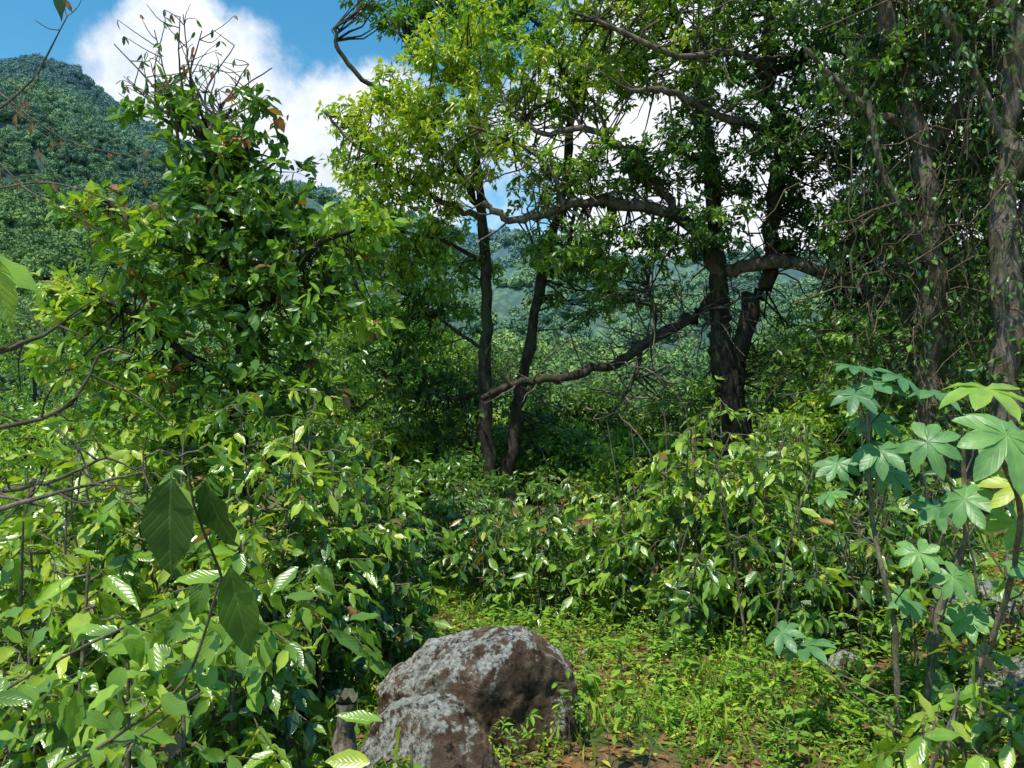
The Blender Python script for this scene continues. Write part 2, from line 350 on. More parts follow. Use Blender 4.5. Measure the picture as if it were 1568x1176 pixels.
# ---------------------------------------------------------------- TREE: centre twin-trunk tree
b=B();A=[]
A.append(limb(b,[(-.38,14,-.5),(-.4,14,.3),(-.5,14,1.8),(-.45,14,3.3),(-.52,14,5.05),(-.7,14,6.6),(-.8,14,8.2)],.16,.05,12))
A.append(limb(b,[(-.12,14.3,-.5),(.02,14.3,1.),(.22,14.3,2.1),(.55,14.2,3.9),(.9,14.2,5.4),(1.15,14,7.2),(1.4,14,8.6)],.14,.05,12))
A.append(limb(b,[(-.52,14,5.05),(-1.1,13.8,6.),(-2.05,13.7,6.95),(-2.9,13.7,7.65),(-3.15,13.7,8.3)],.08,.03,8,jit=.5))
A.append(limb(b,[(-.52,14,5.0),(-1.6,13.6,5.4),(-2.65,13.4,6.1),(-3.25,13.3,6.7)],.06,.02,8,jit=.5,mat=2))
A.append(limb(b,[(-.7,14,6.4),(-1.,13.8,7.5),(-1.9,13.8,8.1)],.05,.02,6,mat=2))
A.append(limb(b,[(-.5,14,4.2),(-1.3,14,4.6),(-2.3,14,4.8)],.05,.02,6))
A.append(limb(b,[(-.5,14,1.9),(-1.2,14.2,1.75),(-2.2,14.3,2.2)],.05,.02,6))
A.append(limb(b,[(-.5,14,2.6),(-1.2,14.2,3.1),(-1.9,14.3,3.6)],.04,.02,6))
A.append(limb(b,[(1.15,14,7.2),(.6,13.8,8.2),(0,13.8,8.8)],.05,.02,6))
bl=[(-1.3,13.2,7.1,1.1,.7,.6,44,.89),(-.6,13.0,7.7,.9,.8,.6,36,.80),(-2.2,13.4,6.5,.8,.8,.35,24,.89),(-1.0,13.,6.4,.9,.7,.4,32,.89),(-2.3,13.3,5.7,1.,.8,.4,36,.84),(-.9,13.2,5.7,.8,.7,.35,22,.84),
 (-1.8,13.8,5.0,1.2,.9,.4,46,.76),(-2.3,14.1,4.4,1.1,.9,.4,46,.74),(-1.3,14.2,4.,1.1,.9,.4,32,.64),(-3.0,13.6,6.6,.35,.35,.2,5,.82),(.2,13.3,6.6,.6,.6,.6,14,.76),
 (.6,14,8.3,1.3,1,.7,44,.66),(-.6,14.2,9.1,1.6,.9,.6,46,.56),(-1.9,14.4,9.2,1.1,.8,.45,34,.48),(1.6,14,7.4,.9,.9,.6,26,.70),(-1.6,14,8.3,.7,.6,.4,10,.6),
 (-2.2,14.5,2.4,1.,.8,.7,44,.44),(-1.4,14.6,1.6,1.1,.8,.6,46,.36),(-1.7,14.6,3.2,1.,.8,.4,34,.52),(1.2,14.5,3.6,.8,.6,.4,14,.46),(.9,14.2,4.5,.7,.6,.3,14,.52),(.5,14.8,.9,1,.6,.4,20,.34)]
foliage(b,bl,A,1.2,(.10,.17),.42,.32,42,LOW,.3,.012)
b.obj('twin_trunk_shade_tree',[M_bark,M_leaf,M_barkg])
# ---------------------------------------------------------------- TREE: big spreading tree
b=B();A=[]
def lm(p,r0,r1,s=10,j=.3,m=0): A.append(limb(b,p,r0,r1,s,jit=j,mat=m))
lm([(3.95,13,-.4),(3.85,13,.7),(3.68,13,1.9),(3.5,13,2.6),(3.5,13,3.2),(3.45,13,3.85),(3.4,13.1,5.2),(3.25,13.2,6.8),(2.7,13.2,8.6)],.27,.07,14,.10)
lm([(3.47,13,3.7),(3.03,12.9,4.6),(1.93,12.7,4.95),(.84,12.6,4.9),(.07,12.6,4.67),(-.48,12.6,4.95)],.12,.05,m=2)
lm([(3.5,13,3.0),(3.42,13,3.38),(3.03,12.9,3.13),(2.15,12.7,2.64),(1.6,12.6,2.3),(.73,12.5,2.09),(.07,12.4,2.03),(-.48,12.4,1.76)],.12,.05)
lm([(3.52,13,3.9),(4.46,12.7,4.),(5.34,12.5,3.7),(5.9,12.3,3.2),(6.55,12.2,2.2)],.12,.08,m=2)
lm([(3.7,13,1.9),(4.,13,3.3),(4.4,13,4.07),(4.38,13,5.16),(4.57,13,6.26),(4.24,12.9,7.03),(5.12,12.8,7.58),(5.8,12.8,8.3)],.17,.06,12)
lm([(2.8,12.9,4.72),(2.26,12.8,5.5),(1.27,12.6,6.15),(.5,12.5,6.04),(-.05,12.5,6.4)],.07,.03,m=2)
lm([(4.57,12.8,6.15),(3.25,12.1,6.2),(2.37,11.7,6.43),(1.7,11.6,6.4)],.08,.035,m=2)
lm([(4.24,12.7,7.03),(3.47,12.0,7.14),(2.5,11.6,6.92),(1.27,11.5,7.4)],.07,.03,m=2)
lm([(2.12,12.7,2.62),(2.0,12.6,2.1),(1.6,12.5,1.5)],.05,.02)
lm([(.84,12.6,4.9),(.6,12.5,5.5),(0,12.4,5.9),(-.7,12.3,6.1)],.05,.02,m=2)
lm([(5.34,12.5,3.7),(6.3,12.3,4.6),(7.2,12,5.5)],.09,.03)
lm([(5.12,12.8,7.58),(6.2,12.5,7.3),(7.3,12.2,7.7)],.07,.03)
lm([(2.3,12.7,2.7),(2.35,12.6,3.1),(2.2,12.5,3.6)],.03,.012)
lm([(4.24,12.9,7.03),(4.2,12.4,8.4),(4.4,11.6,9.6)],.09,.04)
bl=[]
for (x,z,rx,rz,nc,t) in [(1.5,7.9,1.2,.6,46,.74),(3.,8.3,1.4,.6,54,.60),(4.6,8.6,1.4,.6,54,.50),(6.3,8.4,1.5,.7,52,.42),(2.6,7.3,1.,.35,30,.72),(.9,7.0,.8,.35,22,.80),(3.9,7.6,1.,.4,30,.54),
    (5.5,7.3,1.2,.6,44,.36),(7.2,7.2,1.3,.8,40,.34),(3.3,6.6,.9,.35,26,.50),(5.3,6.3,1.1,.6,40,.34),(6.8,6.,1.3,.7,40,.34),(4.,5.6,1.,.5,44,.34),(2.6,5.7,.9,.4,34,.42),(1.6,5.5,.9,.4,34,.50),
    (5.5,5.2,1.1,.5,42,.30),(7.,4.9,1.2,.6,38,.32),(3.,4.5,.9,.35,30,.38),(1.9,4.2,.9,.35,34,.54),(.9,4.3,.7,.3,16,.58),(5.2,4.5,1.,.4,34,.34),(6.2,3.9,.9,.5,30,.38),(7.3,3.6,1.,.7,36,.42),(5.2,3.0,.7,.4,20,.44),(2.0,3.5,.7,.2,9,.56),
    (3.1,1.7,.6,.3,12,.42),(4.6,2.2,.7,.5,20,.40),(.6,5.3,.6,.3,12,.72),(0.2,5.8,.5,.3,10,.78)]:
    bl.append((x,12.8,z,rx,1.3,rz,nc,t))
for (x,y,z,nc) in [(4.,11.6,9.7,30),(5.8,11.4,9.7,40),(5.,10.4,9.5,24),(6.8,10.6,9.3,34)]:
    bl.append((x,y,z,1.3,1.2,.5,nc,.4))  # unseen canopy above the frame, added to shade trunk and vines below
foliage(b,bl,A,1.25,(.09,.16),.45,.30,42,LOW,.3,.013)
PP=[];RR=[]
AA=np.concatenate(A[1:])
for i in range(300):
    a=AA[rng.integers(len(AA))];d=nz(np.array([rng.normal(),rng.normal()*.6-.3,rng.normal()*.6+.2]));p=[a]
    st=rng.uniform(.12,.26)
    for k in range(6): d=nz(d+R3(1,.35)[0]);p.append(p[-1]+d*st)
    PP.append(p);RR.append(np.linspace(.018,.005,7))
tubes(b,PP,RR,4,2)
b.obj('spreading_shade_tree',[M_bark,M_dark,M_barkg])
# ---------------------------------------------------------------- vine draped trees on the right
def vinetree(name,trunks,blobs,strands,xr,yr):
    b=B();A=[]
    for p,r0,r1 in trunks:
        q=limb(b,p,r0,r1,12,jit=.3);A.append(q)
        m_=500 if r0>.1 else 120;w=rng.integers(0,len(q),m_);an=rng.uniform(0,6.28,m_);rr=r0*rng.uniform(.9,1.7,m_)
        P=q[w]+np.stack([np.cos(an)*rr,np.sin(an)*rr,rng.normal(size=m_)*.12],-1)
        leaves(b,P,np.stack([np.cos(an)*.5,np.sin(an)*.5,-1+0*an],-1)+R3(m_,.35),np.stack([np.cos(an),np.sin(an),.4+0*an],-1)+R3(m_,.3),rng.uniform(.05,.13,m_),rng.uniform(.03,.07,m_),rng.normal(.38,.15,m_).clip(0,.93),MID,1)
    foliage(b,blobs,A,1.0,(.08,.14),.5,.3,40,LOW,.6,.010)
    n_=strands;x=rng.uniform(*xr,n_);y=rng.uniform(*yr,n_);zt=rng.uniform(3.,7.4,n_);zb=zt-rng.uniform(.5,2.4,n_)
    m=12;t=np.linspace(0,1,m)[None]
    dx=np.cumsum(rng.normal(size=(n_,m))*.07,1);dy=np.cumsum(rng.normal(size=(n_,m))*.07,1)
    sw=rng.normal(size=(n_,1))*.7
    P=np.stack([x[:,None]+dx+sw*t**2,y[:,None]+dy,zt[:,None]*(1-t)+zb[:,None]*t+rng.normal(size=(n_,m))*.06],-1)
    r=rng.uniform(.003,.011,(n_,1))*np.ones((1,m));tubes(b,P,r,4,2)
    k=5;w=rng.integers(0,n_,n_*k);u=rng.integers(0,m,n_*k);p=P[w,u]+R3(len(w),.08)
    leaves(b,p,R3(len(w),.5)+[0,0,-1],R3(len(w),.6)+[0,-.6,.6],rng.uniform(.06,.12,len(w)),rng.uniform(.03,.06,len(w)),rng.normal(.36,.14,len(w)).clip(0,.93),LOW,1)
    return b.obj(name,[M_barkg,M_dark,M_vine])
vinetree('vine_draped_tree',[([(5.1,9.3,.2),(5.05,9.3,2.),(4.95,9.2,3.6),(4.85,9.2,5.),(4.5,9.2,6.3),(4.2,9.2,7.5)],.17,.09),([(4.9,9.2,4.6),(5.4,9.,5.6),(6,8.8,6.6)],.08,.04),([(4.85,9.2,5),(4.1,9.1,5.3),(3.4,9.,5.9)],.06,.03),([(5,9.2,3.4),(4.6,9.,3.9),(4.3,9,4.5),(4.15,9,5.3)],.06,.03)],
 [(4.5,9.3,6.8,1.1,.9,.4,34,.38),(5.2,9.4,5.8,.9,.8,.5,28,.34),(4.3,9.3,5.7,.7,.6,.4,16,.40),(5.1,9.6,4.6,.9,.5,.6,26,.32),(4.5,9.5,3.9,.7,.5,.5,16,.40),(5.2,9.6,3.,.8,.5,.7,22,.42),(4.5,9.5,2.4,.6,.5,.4,16,.50),(5.,9.4,1.6,.8,.5,.6,34,.54)],110,(4.0,5.6),(8.7,9.7))
vinetree('vine_draped_tree',[([(5.5,8.6,.3),(5.5,8.6,2.),(5.45,8.6,3.6),(5.55,8.6,5.),(5.4,8.6,6.7),(5.3,8.6,8.)],.17,.11),([(5.5,8.6,3.),(5.9,8.6,4.6),(6.4,8.5,6.)],.08,.04),([(5.5,8.6,4.6),(5.0,8.4,5.4),(4.6,8.3,6.)],.06,.03)],
 [(5.4,8.8,6.4,1.,.7,.5,30,.34),(6.1,8.9,5.4,.8,.7,.6,24,.32),(5.9,9.,4.4,.8,.5,.6,22,.34),(6.1,8.9,3.2,.7,.6,.7,24,.40),(5.9,8.8,2.,.7,.6,.6,30,.50)],130,(4.8,6.6),(8.2,9.2))
vinetree('vine_draped_tree',[([(6.4,11.6,.3),(6.5,11.6,2.),(6.0,11.5,3.9),(5.4,11.4,5.3),(5.,11.4,7.)],.18,.1)],
 [(6,11.6,6.8,1.2,.9,.7,34,.36),(5.,11.6,6.1,1.,.9,.6,26,.38),(6.6,11.7,5.1,1.,.8,.7,30,.32),(5.6,11.7,4.6,.8,.8,.6,26,.36),(6.3,11.8,3.4,1.1,.8,.8,40,.36),(7.,11.8,2.2,1.2,.8,.7,44,.44),(5.4,11.9,1.9,.9,.6,.5,34,.48)],70,(4.7,7.6),(10.8,11.9))
# ---------------------------------------------------------------- background understory
auto_tree('understory_tree',-3.3,18,3.9,2.0,.60,18,mat=M_dark)
auto_tree('understory_tree',-1.0,19,2.9,2.0,.42,16,mat=M_dark)
auto_tree('understory_tree',1.6,18.5,1.8,1.8,.40,14,mat=M_dark)
auto_tree('understory_tree',3.9,18,1.7,1.9,.42,14,mat=M_dark)
auto_tree('understory_tree',6.6,17,3.2,2.0,.44,16,mat=M_dark)
auto_tree('understory_tree',9.6,16.5,5.2,2.4,.44,18,mat=M_dark)
auto_tree('understory_tree',12.5,17,8.5,2.8,.42,20,mat=M_dark)
auto_tree('understory_tree',.8,15.2,.9,1.3,.58,12)
auto_tree('understory_tree',2.3,13.6,.9,1.1,.62,10)
auto_tree('understory_tree',4.9,11.5,1.75,1.2,.58,12)
auto_tree('understory_tree',-2.4,15.5,1.2,1.4,.48,12)
auto_tree('understory_tree',-1.1,12.6,.55,.8,.5,9)
for (x,y,t,r,ti) in [(-16,24,1.6,3.,.66),(-12,20,.9,2.3,.74),(-8.5,19,.6,2.2,.72),(-20,33,5,4,.56),(-13,30,3.2,3.5,.66),(-7,27,2.6,3,.66),(-9.5,16,-.4,2,.7),(-26,42,4.5,4.5,.58),(-4.5,32,4.5,3.5,.76),(1,36,.6,3.6,.84),(8,34,.6,3.5,.78),(-3,24,3.6,2.4,.74)]:
    auto_tree('valley_tree',x,y,t,r,ti,16,.15,1.1,(.15,.26),.55,34,mat=M_leaf)
# ---------------------------------------------------------------- coffee shrubs
def coffee(x,y,top,Rr,tint,ns=4,leafL=(.075,.165),low=.2,name='coffee_shrub',mat=None,wr=.40,z0=None,step=.09,drop=.22):
    b=B();z0=float(G(x,y)) if z0 is None else z0;Hh=top-z0;lp=[];la=[];lt=[];PP=[];RR=[]
    for s_ in range(ns):
        an=s_*2*math.pi/ns+rng.uniform(0,.8);e=Rr*.5*rng.uniform(.4,1.1);hh=Hh*rng.uniform(.72,1.) if s_ else Hh
        P=spline([(x+.03*math.cos(an),y+.03*math.sin(an),z0-.1),(x+e*.5*math.cos(an)+rng.normal()*.03,y+e*.5*math.sin(an),z0+hh*.45),(x+e*math.cos(an+.3),y+e*math.sin(an+.3),z0+hh)],10)
        tubes(b,P[None],np.linspace(.016,.005,len(P))[None],6,0)
        nn_=int(hh*(1-low)/step)
        for k in range(nn_):
            f=low+(1-low)*(k+.5)/nn_;c=P[min(len(P)-1,int(f*(len(P)-1)+.5))]+R3(1,.02)[0];a0=k*1.57+rng.uniform(-.6,.6)+s_
            for sd in (0,math.pi):
                if rng.random()<.08: continue
                ln=Rr*min(1,.25+1.5*(1-f)**.7)*rng.uniform(.35,1.05);a1=a0+sd+rng.uniform(-.35,.35)
                dr=np.array([math.cos(a1),math.sin(a1),0]);t=np.linspace(0,1,6)[:,None]
                rise=rng.uniform(.2,.75);drp=rng.uniform(.4,.8)
                Q=c+dr*ln*t+np.array([0,0,1])*(ln*(rise*t-drp*t*t))+np.vstack([np.zeros((1,3)),R3(5,.018)])
                PP.append(Q);RR.append(np.linspace(.006,.002,6))
                m=max(2,int(ln/.055));tt=np.sort(rng.uniform(.25,1,m));bt=rng.normal()*.09
                for u in tt:
                    i=min(4,int(u*5));w=u*5-i;q=Q[i]*(1-w)+Q[i+1]*w;tg=nz(Q[i+1]-Q[i]);sdv=nz(np.cross(tg,[0,0,1.]))
                    for sg in (-1,1):
                        if rng.random()<drop: continue
                        lp.append(q);la.append(tg*.5+sdv*sg*.7+np.array([0,0,-.42])+R3(1,.38)[0])
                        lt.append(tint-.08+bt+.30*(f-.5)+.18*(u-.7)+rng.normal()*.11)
                lp.append(Q[-1]);la.append(nz(Q[-1]-Q[-2])+R3(1,.3)[0]);lt.append(tint+.16)
    tubes(b,PP,RR,4,0)
    p=np.array(lp);n_=len(p);l=rng.uniform(leafL[0],leafL[1],n_);la=np.array(la);up=np.array([0,0,1.])+R3(n_,.5);lt=np.clip(np.array(lt),0,.87)
    rr=rng.random(n_);lt=np.where(rr<.008,1.,np.where(rr<.03,.93,lt));w=l*wr*rng.uniform(.8,1.2,n_);c=rng.integers(0,3,n_)
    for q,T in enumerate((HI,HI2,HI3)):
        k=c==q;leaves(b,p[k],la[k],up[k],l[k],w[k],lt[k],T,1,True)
    return b.obj(name,[M_stem,mat or M_coffee])
for a in [(-1.6,5.2,1.95,.75,.70),(-1.05,5.5,1.5,.55,.58),(-2.15,4.6,1.7,.75,.70),(-2.5,4.0,1.45,.6,.70),(-1.3,3.4,1.3,.46,.68),(-1.8,2.9,1.3,.48,.68),(-1.2,4.7,1.05,.42,.50),(-1.2,2.6,1.15,.34,.66),
          (-1.22,3.75,.8,.34,.48),(-3.1,5.2,1.5,.8,.66),(-1.7,4.2,1.45,.6,.70),(-.85,5.4,.8,.38,.45),(-3.6,6.2,1.3,.8,.66),(-1.3,6.2,1.6,.65,.55),
          (1.63,6.5,1.85,.62,.70),(2.2,6.6,1.5,.6,.62),(.85,7.2,.98,.5,.58),(-.25,7.6,.92,.5,.54),(.3,7.3,.85,.48,.56),(1.3,5.7,.75,.38,.54),(1.15,6.7,1.35,.5,.64),(2.9,8.,1.5,.7,.56),(2.1,5.6,.9,.42,.52),(.5,9,.95,.7,.54),(-.6,9.5,.75,.7,.46),
          (1.9,8.6,1.2,.7,.54),(3.0,6.6,1.15,.5,.52),(3.7,7.2,1.5,.6,.48),(1.75,5.9,1.0,.4,.54),(4.6,6.6,1.35,.5,.52),(3.3,9.6,1.7,.8,.5),(2.6,5.9,1.05,.45,.52),(1.95,6.2,1.5,.48,.66),(-.75,8.4,.95,.5,.46),(3.3,5.9,1.0,.42,.5)]:
    coffee(*a)
coffee(1.72,3.2,.72,.36,.72,3,(.12,.18),name='young_shrub',wr=.45,step=.12)
coffee(2.15,3.6,.8,.3,.70,3,(.10,.16),name='young_shrub',wr=.45,step=.12)
coffee(2.6,4.9,.75,.35,.60,3,(.08,.14),name='young_shrub',wr=.45,step=.1)
coffee(3.2,5.0,.85,.35,.56,3,(.08,.14),name='young_shrub',wr=.45,step=.1)
coffee(2.9,4.0,.75,.3,.6,3,(.08,.14),name='young_shrub',wr=.45,step=.1)
coffee(-.34,2.3,.90,.15,.82,2,(.10,.15),name='young_shrub',wr=.42,step=.10)
# ---------------------------------------------------------------- foreground coffee branches (close)
b=B()
def br(pts,r0,r1): return limb(b,pts,r0,r1,6,jit=.2)
br([(-1.3,1.8,.95),(-.9,1.75,1.2),(-.72,1.7,1.35),(-.6,1.6,1.6)],.005,.003)
br([(-1.5,2.,1.1),(-1.15,2.,1.3),(-.85,1.9,1.45)],.006,.003)
br([(-1.6,2.2,.85),(-1.2,2.,.95),(-.75,1.9,1.25)],.006,.003)
def hero(p,a,u,L,W,t,T=HI): leaves(b,np.array([p]),np.array([a],float),np.array([u],float),L,W,np.array([t]),T,1,True)
hero((-.66,1.5,1.82),(-.05,-.05,-1),(.1,-1,.1),.20,.10,.34)
hero((-.60,1.52,1.81),(.12,.1,-1),(-.35,-1,.1),.16,.075,.28,HI2)
hero((-.62,1.7,1.60),(.2,.0,-1),(.2,-1,.2),.22,.085,.45)
br([(-.60,1.6,1.6),(-.62,1.52,1.75),(-.63,1.5,1.84)],.003,.002)
for i in range(120):
    t=rng.random();q=np.array([-1.45,2.,1.0])*(1-t)+np.array([-.55,1.85,1.5])*t+R3(1,.12)[0]
    hero(q,(rng.normal(),rng.normal()*.6,-.5+rng.normal()*.4),(rng.normal()*.6,-.5+rng.normal()*.5,1),rng.uniform(.07,.14),rng.uniform(.028,.048),rng.uniform(.50,.80),(HI,HI2,HI3)[i%3])
b.obj('coffee_branch',[M_stem,M_coffee])
b=B()
for pts in ([(-1.5,2.0,1.85),(-1.2,2.05,1.93),(-1.12,2.1,2.08)],[(-1.5,2.2,1.68),(-1.3,2.2,1.73),(-1.1,2.1,1.80)],[(-1.5,2.,1.62),(-1.25,2.05,1.7),(-1.0,2.1,1.76)],[(-1.6,2.1,1.75),(-1.3,2.15,1.66)],
            [(-3.2,4.2,3.25),(-2.6,4.1,3.55),(-2.3,4.,3.9)],[(-3.5,4.6,3.9),(-2.9,4.5,3.2),(-2.4,4.5,2.9)],[(-1.5,2.1,2.05),(-1.3,2.1,2.12),(-1.2,2.15,2.2)],[(-3.8,5.5,4.2),(-3.2,5.5,3.75),(-2.6,5.5,3.6)],[(-3.6,5.,3.2),(-3.0,5.,3.3),(-2.5,5.,3.15)]):
    p=limb(b,pts,.009,.003,6,jit=.4)
    for k in range(9):
        q=p[rng.integers(2,len(p))];e=q+np.array([rng.normal()*.12,rng.normal()*.05,rng.normal()*.09]);limb(b,[q,(q+e)/2+R3(1,.01)[0],e],.0035,.0015,4)
        if pts[0][2]>3 and rng.random()<.5: leaves(b,e[None],np.array([[rng.normal()*.3,0,-1.]]),np.array([[0,-1.,0]]),.07,.03,np.array([1.]),MID,1)
b.obj('bare_branch',[M_barkg,M_leaf])
b=B()
limb(b,[(-1.1,1.3,2.3),(-.95,1.3,2.24),(-.86,1.3,2.2)],.004,.002,6)
hero((-.88,1.3,2.22),(.3,0,-1),(.4,-1,.4),.13,.05,.82);hero((-.9,1.32,2.22),(.9,0,-.5),(.1,-.5,1),.12,.045,.72);hero((-.93,1.3,2.22),(-.2,0,-1),(.3,-1,.4),.10,.045,.78)
b.obj('leafy_twig',[M_stem,M_coffee])
b=B();limb(b,[(-.80,1.3,2.85),(-.77,1.3,2.72),(-.765,1.3,2.68)],.003,.002,5);hero((-.765,1.3,2.69),(.1,0,-1),(.5,-1,.1),.075,.022,.3)
b.obj('leafy_twig',[M_stem,M_coffee])
# ---------------------------------------------------------------- palmate-leaf plant
def palm(b,c,nrm,ax,Rr,t,lobes=8):
    nrm=nz(np.array(nrm,float));ax=nz(np.cross(np.cross(nrm,ax),nrm));sd=np.cross(nrm,ax);c=np.array(c,float)
    da=2*math.pi*.92/lobes
    for i in range(lobes):
        a=(i-(lobes-1)/2)*da;ln=Rr*(1-.25*abs(i-(lobes-1)/2)/(lobes/2))*rng.uniform(.88,1.08)
        a+=rng.normal()*.05;dz=rng.normal()*.10
        d=math.cos(a)*ax+math.sin(a)*sd;s_=-math.sin(a)*ax+math.cos(a)*sd
        st=[(.0,0),(.2,math.tan(da/2)*.2*1.04),(.40,math.tan(da/2)*.40*1.02),(.55,.175),(.72,.18),(.87,.11),(.95,.05),(1,0)]
        V=[];lf=[]
        for u,w in st:
            for q in (1,0,-1):
                z=(-.26*u*u+dz*u*u)*Rr+(.10*Rr*(w/.17)*abs(q))*.5+(rng.normal()*.012*Rr if u>.5 else 0)
                V.append(c+d*ln*u+s_*q*w*Rr+nrm*z);lf.append([u*.5,.5+q*w*2.0,np.clip(t+.04*q,0,1),1])
        F=[]
        for k in range(len(st)-1):
            F+=[(3*k,3*k+1,3*k+4,3*k+3),(3*k+1,3*k+2,3*k+5,3*k+4)]
        b.add(np.array(V)[None],F,1,True,np.array(lf)[None])
b=B()
zb=float(G(2.2,4.1))
stem1=limb(b,[(2.15,4.1,zb-.1),(2.25,4.1,.7),(2.4,4.1,1.2),(2.38,4.1,1.75)],.022,.012,8)
stem2=limb(b,[(2.05,4.1,zb-.1),(2.02,4.1,.7),(1.95,4.2,1.3),(1.93,4.2,1.85)],.018,.010,8)
stem3=limb(b,[(2.2,4.1,zb-.1),(2.45,3.9,.8),(2.3,3.5,1.4),(1.95,3.1,1.72)],.018,.010,8)
St=np.concatenate([stem1,stem2,stem3])
for (x,y,z,r,t,nx,ny,nzz) in [(1.92,3.0,1.80,.23,.5,-.1,-.75,.65),(2.02,3.3,1.98,.23,.75,.0,-.2,1),(1.95,4.2,2.0,.19,.1,.0,-.45,1),(1.82,4.1,1.94,.16,.08,-.3,-.6,.8),(2.1,4.2,2.04,.18,.12,.2,-.3,1),(1.9,4.3,2.1,.15,.15,.1,-.2,1),
    (1.95,4.1,1.65,.18,.3,-.2,-.7,.7),(2.15,4.0,1.7,.19,.4,-.1,-.8,.6),(2.28,3.9,1.42,.18,.45,0,-.7,.7),(2.05,3.9,1.15,.14,.5,-.2,-.7,.7),(2.22,3.9,1.03,.14,.45,0,-.6,.8),(2.5,3.8,1.5,.2,.95,.1,-.6,.7),
    (2.45,3.9,1.75,.2,.5,.1,-.5,.8),(2.5,3.7,1.1,.18,.4,0,-.4,.9),(1.62,4.3,.55,.18,.25,-.3,-.3,1),(1.5,4.3,.62,.15,.22,-.3,-.2,1),(1.75,4.25,1.4,.13,.45,-.3,-.5,.8),(2.35,4.3,1.95,.18,.25,.1,-.3,1),(2.0,4.3,1.8,.18,.25,0,-.5,.9),(2.55,3.9,1.3,.2,.7,0,-.6,.9),
    (2.15,4.4,1.5,.17,.35,0,-.6,.8),(1.85,4.4,1.55,.15,.3,-.2,-.5,.8),(2.4,4.4,1.3,.18,.3,0,-.6,.8),(2.1,4.1,.85,.14,.4,0,-.6,.8),(2.35,4.,.8,.15,.5,0,-.6,.8)]:
    palm(b,(x,y,z),(nx+rng.normal()*.2,ny+rng.normal()*.15,nzz),(rng.normal()*.7,-.6,-.5),r,t,int(rng.integers(7,10)))
    a=St[np.argmin(np.linalg.norm(St-np.array([x,y,z-.3]),axis=1))];tubes(b,[[a,(a*.5+np.array([x,y,z])*.5)+[0,0,-.04],[x,y,z-.003]]],[[.006,.005,.004]],5,0)
b.obj('palmate_leaf_plant',[M_stem,M_palm])
b=B()
for i in range(46):
    x=rng.uniform(1.1,3.9);y=rng.uniform(5.4,7.6);z=float(G(x,y));h=rng.uniform(.8,1.8);e=rng.normal()*.3
    limb(b,[(x,y,z-.05),(x+e*.3,y,z+h*.5),(x+e,y,z+h)],.012,.005,5,jit=.6)
b.obj('dry_stems',[M_barkg])
# ---------------------------------------------------------------- boulders
def rock(name,c,r,seed,sub=6,amp=.20,mat=None,cuts=11,c0=.68):
    bm=bmesh.new();bmesh.ops.create_icosphere(bm,subdivisions=sub,radius=1)
    v=np.array([q.co[:] for q in bm.verts])
    pl=nz(np.random.default_rng(seed).normal(size=(cuts,3)));
    for k,p in enumerate(pl):
        d=v@p;cut=c0+.025*k;v=v-np.maximum(d-cut,0)[:,None]*p*.88
    f=1+amp*fbm(v[:,0]*1.3+seed,v[:,1]*1.3,v[:,2]*1.3,5)*.6+.024*fbm(v[:,0]*7+seed,v[:,1]*7,v[:,2]*7,5)
    v=v*f[:,None]*np.array(r)+np.array(c)
    for q,co in zip(bm.verts,v): q.co=co
    me=bpy.data.meshes.new(name);bm.to_mesh(me);bm.free();me.materials.append(mat or M_rock)
    me.polygons.foreach_set('use_smooth',np.ones(len(me.polygons),bool))
    o=bpy.data.objects.new(name,me);bpy.context.scene.collection.objects.link(o);return o
rock('lichen_boulder',(-.15,4.35,.07),(.61,.42,.58),3,7)
rock('lichen_boulder',(-.34,3.42,.12),(.36,.24,.50),21,7)
rock('lichen_boulder',(3.45,5.6,.35),(.26,.26,.22),5,5)
rock('lichen_boulder',(3.05,4.5,.2),(.28,.3,.2),8,5)
rock('lichen_boulder',(2.25,5.2,.10),(.12,.12,.10),9,5)
rock('lichen_boulder',(.62,6.0,-.15),(.10,.10,.10),29,4)
b=B();p=limb(b,[(-.77,3.6,0),(-.78,3.6,.25),(-.77,3.6,.52)],.062,.05,16,jit=.12)
a=np.arange(16)/16*2*math.pi;cap=np.stack([-.77+.052*np.cos(a),3.6+.052*np.sin(a),.53+.04*rng.random(16)],-1)
b.add(np.vstack([cap,[[-.77,3.6,.50]]])[None],[(i,(i+1)%16,16) for i in range(16)],0)
b.obj('wooden_stump',[barkmat('stump_wood',(.08,.06,.045),(.22,.17,.13),(.42,.36,.29),14.)])
# ---------------------------------------------------------------- ground cover
b=B()
n_=9500;x=rng.uniform(-2.2,5.,n_);y=3+10*rng.random(n_)**1.3
den=fbm(x*1.1,y*1.1,5.,3);path=np.exp(-((x-.38-.12*(y-3.5))/.28)**2)*sm((5.6-y)/1.2)
k=(den+rng.normal(size=n_)*.25>-.12)&(rng.random(n_)>path*.9)
x=x[k];y=y[k];n_=len(x);z=G(x,y);hh=rng.uniform(.02,.15,n_)*(1+.9*(den[k]>.35));m=12
ti=.64+.12*den[k]+rng.normal(size=n_)*.10
f=rng.random((n_,m));an=rng.uniform(0,6.28,(n_,m))
P=np.stack([x[:,None]+np.cos(an)*.03*rng.random((n_,m)),y[:,None]+np.sin(an)*.03,z[:,None]+hh[:,None]*f],-1).reshape(-1,3)
ax=np.stack([np.cos(an),np.sin(an),.25+0*an],-1).reshape(-1,3)+R3(n_*m,.2)
l=np.repeat(rng.uniform(.02,.06,n_),m)*rng.uniform(.7,1.2,n_*m)
leaves(b,P,ax,np.array([0,0,1.])+R3(n_*m,.3),l,l*np.repeat(rng.uniform(.25,.7,n_),m),np.clip(np.repeat(ti,m)+rng.normal(size=n_*m)*.06,0,.9),LOW,0)
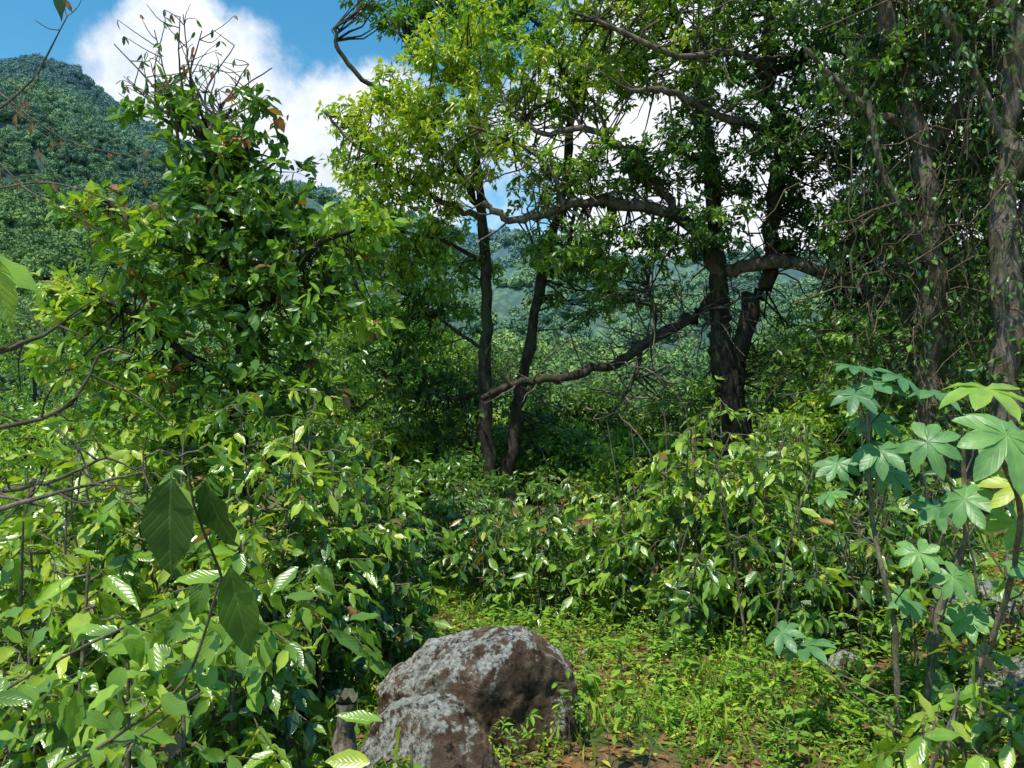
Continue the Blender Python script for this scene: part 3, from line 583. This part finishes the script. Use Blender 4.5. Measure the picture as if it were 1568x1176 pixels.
n2=30000;x=rng.uniform(-2,5.,n2);y=3+10*rng.random(n2)**1.3;k=fbm(x*1.3+9,y*1.3,2.,3)+rng.normal(size=n2)*.25>.0;x=x[k];y=y[k];n2=len(x)
leaves(b,np.stack([x,y,G(x,y)],-1),R3(n2,.4)+[0,0,1],R3(n2)+[0,-.5,0],rng.uniform(.05,.2,n2),.007,rng.normal(.72,.1,n2).clip(0,.92),LOW,0)
n3=16000;x=rng.uniform(-2,4.5,n3);y=rng.uniform(3,9,n3);l=rng.uniform(.02,.08,n3)
ax=R3(n3);ax[:,2]*=.2
leaves(b,np.stack([x,y,G(x,y)+.015],-1),ax,np.array([0,0,1.])+R3(n3,.3),l,l*.45,np.where(rng.random(n3)<.8,1.,.94),LOW,0)
b.obj('ground_cover_weeds',[M_weed])
b=B()
n4=520;x=rng.uniform(-.2,4,n4);y=rng.uniform(3.9,8.5,n4)
for i in range(n4):
    z=float(G(x[i],y[i]));h=rng.uniform(.12,.42);p=np.array([[x[i],y[i],z],[x[i]+rng.normal()*.02,y[i],z+h*.5],[x[i]+rng.normal()*.05,y[i]+rng.normal()*.03,z+h]])
    tubes(b,p[None],[[.003,.0025,.0015]],4,0)
    m=14;t=rng.uniform(.3,1,m)[:,None];q=p[0]*(1-t)+p[2]*t;ll=rng.uniform(.03,.10)
    leaves(b,q,R3(m)*[1,1,.3]+[0,0,.1],np.array([0,0,1.])+R3(m,.3),rng.uniform(.8,1.2,m)*ll,ll*rng.uniform(.3,.55),rng.normal(.66,.10,m).clip(0,.9),MID,1)
b.obj('herb_plants',[M_stem,M_weed])
# ---------------------------------------------------------------- world, sun, camera
w=bpy.data.worlds.new('World');bpy.context.scene.world=w;w.use_nodes=True;t=w.node_tree;t.nodes.clear();n=N(t)
sd=Vector((-.30,-.42,1.3)).normalized();el=math.asin(sd.z);rot=math.atan2(sd.x,sd.y)
sky=n('ShaderNodeTexSky',sky_type='NISHITA',sun_disc=False,sun_elevation=el,sun_rotation=rot,air_density=1.0,dust_density=.3,ozone_density=1.6)
hs=n('ShaderNodeHueSaturation',{'Hue':.48,'Saturation':1.35,'Value':1.2,'Color':sky.outputs[0]})
bg=n('ShaderNodeBackground',{'Color':hs.outputs[0],'Strength':.15})
tc=n('ShaderNodeTexCoord');D=tc.outputs['Generated'];s3=n('ShaderNodeSeparateXYZ',{0:D})
yy_=n.math('MAXIMUM',s3.outputs[1],.08);u=n.math('DIVIDE',s3.outputs[0],yy_);v=n.math('DIVIDE',s3.outputs[2],yy_)
def ell(cu,cv,ru,rv):
    a=n.math('POWER',n.math('ABSOLUTE',n.math('DIVIDE',n.math('SUBTRACT',u,cu),ru)),2.);c=n.math('POWER',n.math('ABSOLUTE',n.math('DIVIDE',n.math('SUBTRACT',v,cv),rv)),2.)
    return n.math('SUBTRACT',1.,n.math('ADD',a,c))
e=n.math('MAXIMUM',ell(-.43,.36,.165,.14),ell(-.21,.28,.19,.13));e=n.math('MAXIMUM',e,ell(-.38,.27,.25,.13));e=n.math('MAXIMUM',e,ell(.45,.3,.52,.36));e=n.math('MAXIMUM',e,ell(-.44,.46,.08,.075))
e=n.math('MAXIMUM',e,-1.2)
ns=n('ShaderNodeTexNoise',{'Vector':D,'Scale':8.5,'Detail':8.,'Roughness':.62})
mk=n.math('ADD',e,n.math('MULTIPLY',n.math('SUBTRACT',ns.outputs[0],.5),2.1))
mask=n('ShaderNodeMapRange',{0:mk,1:-.1,2:.5},interpolation_type='SMOOTHSTEP').outputs[0]
n2_=n('ShaderNodeTexNoise',{'Vector':D,'Scale':9.,'Detail':5.,'Roughness':.6})
cc=n.ramp(n2_.outputs[0],[(.36,(.62,.70,.83)),(.54,(.92,.95,1.))])
bc=n('ShaderNodeBackground',{'Color':cc,'Strength':1.2})
mx=n('ShaderNodeMixShader',{0:mask,1:bg.outputs[0],2:bc.outputs[0]})
n('ShaderNodeOutputWorld',{0:mx.outputs[0]})
sl=bpy.data.lights.new('sun','SUN');sl.energy=5.0;sl.angle=math.radians(.5);sl.color=(1,.96,.88)
so=bpy.data.objects.new('sun',sl);bpy.context.scene.collection.objects.link(so);so.rotation_euler=(-sd).to_track_quat('-Z','Y').to_euler()
cd=bpy.data.cameras.new('camera');cd.lens=27.2;cd.sensor_width=36;cd.clip_end=8000;cd.clip_start=.05
co=bpy.data.objects.new('camera',cd);bpy.context.scene.collection.objects.link(co);co.location=(0,0,2);co.rotation_euler=(math.radians(90),0,0)
sc=bpy.context.scene;sc.camera=co
sc.view_settings.view_transform='Standard';sc.view_settings.look='None';sc.view_settings.exposure=0
